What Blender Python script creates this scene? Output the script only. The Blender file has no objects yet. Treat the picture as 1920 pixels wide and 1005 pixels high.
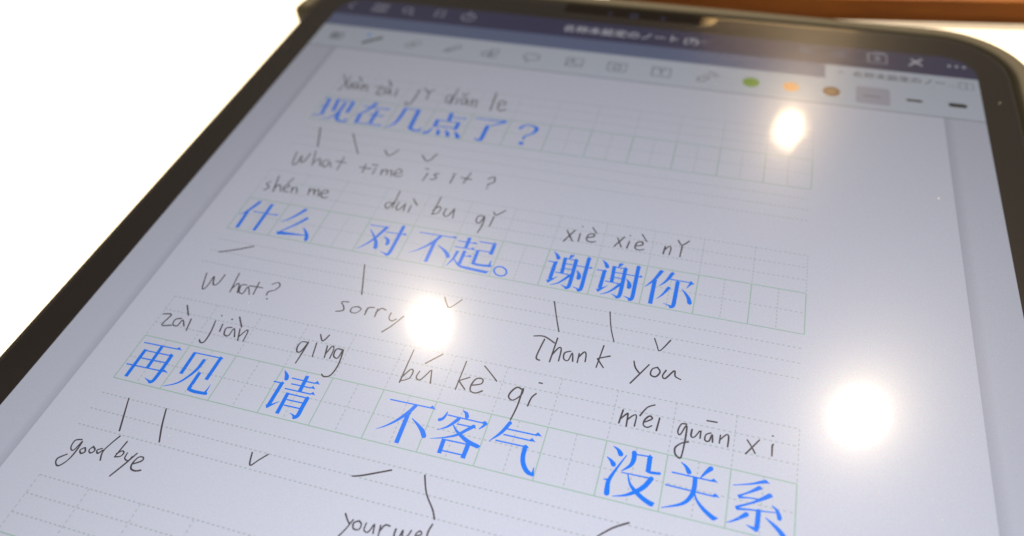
import bpy, bmesh, math, random
from mathutils import Matrix, Vector

C = bpy.context.scene.collection
CELL = 0.01132          # one writing-grid square of the notebook page, in metres
# Page coordinates: x to the right, y DOWN the page, in grid squares; world = (x, -y, z) * CELL,
# display surface at z = 0, table top at z = -0.75 squares.

# ------------------------------------------------------------------ camera
cam_data = bpy.data.cameras.new('camera')
cam = bpy.data.objects.new('camera', cam_data)
C.objects.link(cam)
R = ((0.95757216, -0.28252119, 0.05689752), (0.17295632, 0.72128743, 0.67069408), (-0.23052476, -0.63239720, 0.73954859))
POS = Vector((9.875567, -14.256053, 11.219107)) * CELL
rows = []
for i, s in ((0, 1), (1, -1), (2, -1)):
    rows.append(Vector((s * R[i][0], -s * R[i][1], -s * R[i][2])))
m = Matrix((rows[0], rows[1], rows[2])).transposed().to_4x4()
m.translation = POS
cam.matrix_world = m
cam_data.sensor_width = 36.0
cam_data.sensor_fit = 'HORIZONTAL'
cam_data.lens = 1414.0 / 1920 * 36.0
cam_data.clip_start = 0.005
cam_data.clip_end = 50
cam_data.dof.use_dof = True
cam_data.dof.focus_distance = 0.150
cam_data.dof.aperture_fstop = 9.0
cam_data.dof.aperture_blades = 0
bpy.context.scene.camera = cam

# ------------------------------------------------------------------ world, lamps, exposure
w = bpy.data.worlds.new('World')
bpy.context.scene.world = w
w.use_nodes = True
w.node_tree.nodes['Background'].inputs['Color'].default_value = (1.0, 0.82, 0.62, 1)
w.node_tree.nodes['Background'].inputs['Strength'].default_value = 0.085

vs = bpy.context.scene.view_settings
vs.view_transform = 'Standard'
vs.look = 'None'
vs.exposure = 0.0
vs.gamma = 1.0

def lamp(name, loc, size, power, color, rot=(0, 0, 0), shape='DISK', size_y=None):
    d = bpy.data.lights.new(name, 'AREA')
    d.shape = shape
    d.size = size
    if size_y: d.size_y = size_y
    d.energy = power
    d.color = color
    o = bpy.data.objects.new(name, d)
    o.location = loc
    o.rotation_euler = rot
    C.objects.link(o)
    return o

def aim(loc, target):
    return (Vector(target) - Vector(loc)).to_track_quat('-Z', 'Y').to_euler()

# three round downlights of the shop ceiling, 1.6 m over the table, on a square grid;
# the film on the screen mirrors each of them
CEIL = 141.0
def ceiling_spot(px, py):     # where the mirrored sight line over page point (px, py) meets the ceiling
    k = (POS.z / CELL + CEIL) / (POS.z / CELL)
    cx, cy = POS.x / CELL, -POS.y / CELL
    return ((cx + (px - cx) * k) * CELL, -(cy + (py - cy) * k) * CELL, CEIL * CELL)
WARM = (1.0, 0.81, 0.56)
for (px, py), p, size in (((11.45, -1.05), 30, 0.05), ((5.27, 6.40), 46, 0.075), ((12.92, 6.50), 52, 0.08)):
    c = ceiling_spot(px, py)
    lamp('downlight', c, size, p, (1.0, 0.72, 0.42) if px > 11 and py < 0 else WARM, aim(c, (0.09, -0.05, 0)))      # tilted spotlights, aimed at the table

# two unseen lamps added overhead to even out the light; mirror images fall outside the picture
for px, py in ((5.9, 13.9), (13.0, 13.9)):
    c = ceiling_spot(px, py)
    lamp('downlight', c, 0.08, 16, WARM, aim(c, (0.09, -0.05, 0)))
# the warm lit panel on the far wall that shows in the bare glass of the camera cut-out
# and browns the top bezel under lamp light
az0, el0, dist = math.radians(3.2), math.radians(26.6), 2.6
wl = (POS.x + dist * math.cos(el0) * math.sin(az0), POS.y + dist * math.cos(el0) * math.cos(az0), dist * math.sin(el0))
lamp('wall_light_panel', wl, 0.46, 2.6, (1.0, 0.62, 0.25), aim(wl, (0.1, 0.05, 0)), 'RECTANGLE', 0.30)

# ------------------------------------------------------------------ helpers
def tag(o, label=None, cat=None, kind=None):
    if label: o['label'] = label
    if cat: o['category'] = cat
    if kind: o['kind'] = kind
    return o

def mesh_obj(name, verts, faces, mat, parent=None, smooth=False, scale=CELL):
    me = bpy.data.meshes.new(name)
    me.from_pydata([(v[0] * scale, -v[1] * scale, v[2] * scale) for v in verts], [], faces)
    me.update()
    bm = bmesh.new(); bm.from_mesh(me)
    if not smooth:
        pass
    bmesh.ops.recalc_face_normals(bm, faces=bm.faces)
    bm.to_mesh(me); bm.free()
    if smooth:
        for p in me.polygons: p.use_smooth = True
    me.materials.append(mat)
    o = bpy.data.objects.new(name, me)
    C.objects.link(o)
    if parent: o.parent = parent
    return o

def mat_new(name):
    mt = bpy.data.materials.new(name)
    mt.use_nodes = True
    nt = mt.node_tree
    nt.nodes.clear()
    out = nt.nodes.new('ShaderNodeOutputMaterial')
    return mt, nt, out

def lcd_falloff(nt, e, strength=1.0):
    """a liquid crystal panel sends less light out the farther from its normal"""
    g = nt.nodes.new('ShaderNodeNewGeometry')
    d = nt.nodes.new('ShaderNodeVectorMath'); d.operation = 'DOT_PRODUCT'
    nt.links.new(g.outputs['Incoming'], d.inputs[0]); nt.links.new(g.outputs['Normal'], d.inputs[1])
    a = nt.nodes.new('ShaderNodeMath'); a.operation = 'ABSOLUTE'
    p = nt.nodes.new('ShaderNodeMath'); p.operation = 'POWER'; p.inputs[1].default_value = 1.5
    q = nt.nodes.new('ShaderNodeMath'); q.operation = 'MULTIPLY'; q.inputs[1].default_value = 1.76 * strength
    nt.links.new(d.outputs['Value'], a.inputs[0]); nt.links.new(a.outputs[0], p.inputs[0])
    nt.links.new(p.outputs[0], q.inputs[0]); nt.links.new(q.outputs[0], e.inputs['Strength'])

def glow(name, color, strength=1.0):
    """a lit patch of the display"""
    mt, nt, out = mat_new(name)
    e = nt.nodes.new('ShaderNodeEmission')
    e.inputs['Color'].default_value = (*color, 1)
    lcd_falloff(nt, e, strength)
    nt.links.new(e.outputs[0], out.inputs[0])
    return mt

def pbr(name, color, rough, metallic=0.0, bump=None, spec=0.5, noise_col=None):
    mt, nt, out = mat_new(name)
    b = nt.nodes.new('ShaderNodeBsdfPrincipled')
    b.inputs['Base Color'].default_value = (*color, 1)
    b.inputs['Roughness'].default_value = rough
    b.inputs['Metallic'].default_value = metallic
    b.inputs['Specular IOR Level'].default_value = spec
    tc = nt.nodes.new('ShaderNodeTexCoord')
    if bump:
        n = nt.nodes.new('ShaderNodeTexNoise'); n.inputs['Scale'].default_value = bump[0]; n.inputs['Detail'].default_value = 4
        bp = nt.nodes.new('ShaderNodeBump'); bp.inputs['Strength'].default_value = bump[1]; bp.inputs['Distance'].default_value = bump[2]
        nt.links.new(tc.outputs['Object'], n.inputs['Vector'])
        nt.links.new(n.outputs['Fac'], bp.inputs['Height'])
        nt.links.new(bp.outputs[0], b.inputs['Normal'])
    if noise_col:
        n2 = nt.nodes.new('ShaderNodeTexNoise'); n2.inputs['Scale'].default_value = noise_col[0]; n2.inputs['Detail'].default_value = 5
        r = nt.nodes.new('ShaderNodeValToRGB')
        r.color_ramp.elements[0].position = 0.35; r.color_ramp.elements[1].position = 0.65
        r.color_ramp.elements[0].color = (*noise_col[1], 1); r.color_ramp.elements[1].color = (*color, 1)
        nt.links.new(tc.outputs['Object'], n2.inputs['Vector'])
        nt.links.new(n2.outputs['Fac'], r.inputs[0])
        nt.links.new(r.outputs[0], b.inputs['Base Color'])
    nt.links.new(b.outputs[0], out.inputs[0])
    return mt

def rrect(x0, x1, y0, y1, r, n=12):
    """rounded rectangle outline, page coordinates, clockwise on the page from the top left"""
    pts = []
    for cx, cy, a0 in ((x0 + r, y0 + r, 180), (x1 - r, y0 + r, 270), (x1 - r, y1 - r, 0), (x0 + r, y1 - r, 90)):
        for i in range(n + 1):
            a = math.radians(a0 + 90 * i / n)
            pts.append((cx + r * math.cos(a), cy + r * math.sin(a)))
    return pts

def loft(name, rings, mat, parent, cap_first=False, cap_last=False, smooth=True, closed=True):
    """rings: list of [(x, y, z)] with equal counts"""
    n = len(rings[0])
    v = [p for r in rings for p in r]
    f = []
    for i in range(len(rings) - 1):
        for j in range(n if closed else n - 1):
            k = (j + 1) % n
            f.append((i * n + j, i * n + k, (i + 1) * n + k, (i + 1) * n + j))
    if cap_first: f.append(tuple(range(n)))
    if cap_last: f.append(tuple(range((len(rings) - 1) * n, len(rings) * n)))
    return mesh_obj(name, v, f, mat, parent, smooth)

def sheet(name, outline, z, mat, parent):
    return mesh_obj(name, [(x, y, z) for x, y in outline], [tuple(range(len(outline)))], mat, parent)

def rect(x0, x1, y0, y1):
    return [(x0, y0), (x1, y0), (x1, y1), (x0, y1)]

def catmull(P, sub=5):
    if len(P) < 3: return [tuple(p) for p in P]
    out = []
    Q = [P[0]] + list(P) + [P[-1]]
    for i in range(1, len(Q) - 2):
        a, b, c, d = Q[i - 1], Q[i], Q[i + 1], Q[i + 2]
        for k in range(sub):
            t = k / sub
            out.append(tuple(0.5 * ((2 * b[j]) + (c[j] - a[j]) * t + (2 * a[j] - 5 * b[j] + 4 * c[j] - d[j]) * t * t
                                    + (3 * b[j] - a[j] - 3 * c[j] + d[j]) * t ** 3) for j in range(3)))
    out.append(tuple(P[-1]))
    return out

class Ink:
    """collects strokes of varying width lying in one printed layer"""
    def __init__(self, z): self.v, self.f, self.z, self.k = [], [], z, 0
    def zz(self):
        self.k += 1
        return self.z + (self.k % 40) * 0.00006
    def poly(self, pts):
        z = self.zz(); b = len(self.v)
        self.v += [(x, y, z) for x, y in pts]
        self.f.append(tuple(range(b, b + len(pts))))
    def stroke(self, P, smooth=True, caps=True):
        P = [(p[0], p[1], p[2] / 100.0) for p in P]
        if smooth: P = catmull(P)
        z = self.zz(); b = len(self.v); n = len(P)
        L, Rr = [], []
        for i, p in enumerate(P):
            a = P[max(i - 1, 0)]; c = P[min(i + 1, n - 1)]
            dx, dy = c[0] - a[0], c[1] - a[1]
            d = math.hypot(dx, dy) or 1e-6
            nx, ny = -dy / d, dx / d
            h = max(p[2], 0.004) / 2
            L.append((p[0] + nx * h, p[1] + ny * h, z)); Rr.append((p[0] - nx * h, p[1] - ny * h, z))
        self.v += L + Rr
        for i in range(n - 1): self.f.append((b + i, b + i + 1, b + n + i + 1, b + n + i))
        if caps:
            for idx, sgn in ((0, -1), (n - 1, 1)):
                h = max(P[idx][2], 0.004) / 2
                a = P[max(idx - 1, 0)]; c = P[min(idx + 1, n - 1)]
                ang = math.atan2(c[1] - a[1], c[0] - a[0]) + (0 if sgn > 0 else math.pi)
                bb = len(self.v)
                for k in range(7):
                    t = ang - math.pi / 2 + math.pi * k / 6
                    self.v.append((P[idx][0] + h * math.cos(t), P[idx][1] + h * math.sin(t), z))
                self.f.append(tuple(range(bb, bb + 7)))
    def line(self, x0, y0, x1, y1, w):
        self.stroke([(x0, y0, w), (x1, y1, w)], smooth=False, caps=False)
    def dashed(self, x0, y0, x1, y1, w, period=0.092, duty=0.55):
        L = math.hypot(x1 - x0, y1 - y0); n = max(1, int(round(L / period)))
        ux, uy = (x1 - x0) / L, (y1 - y0) / L
        for i in range(n):
            a = i * L / n; c = a + duty * L / n
            self.line(x0 + ux * a, y0 + uy * a, x0 + ux * c, y0 + uy * c, w)
    def build(self, name, mat, parent):
        return mesh_obj(name, self.v, self.f, mat, parent)

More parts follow.
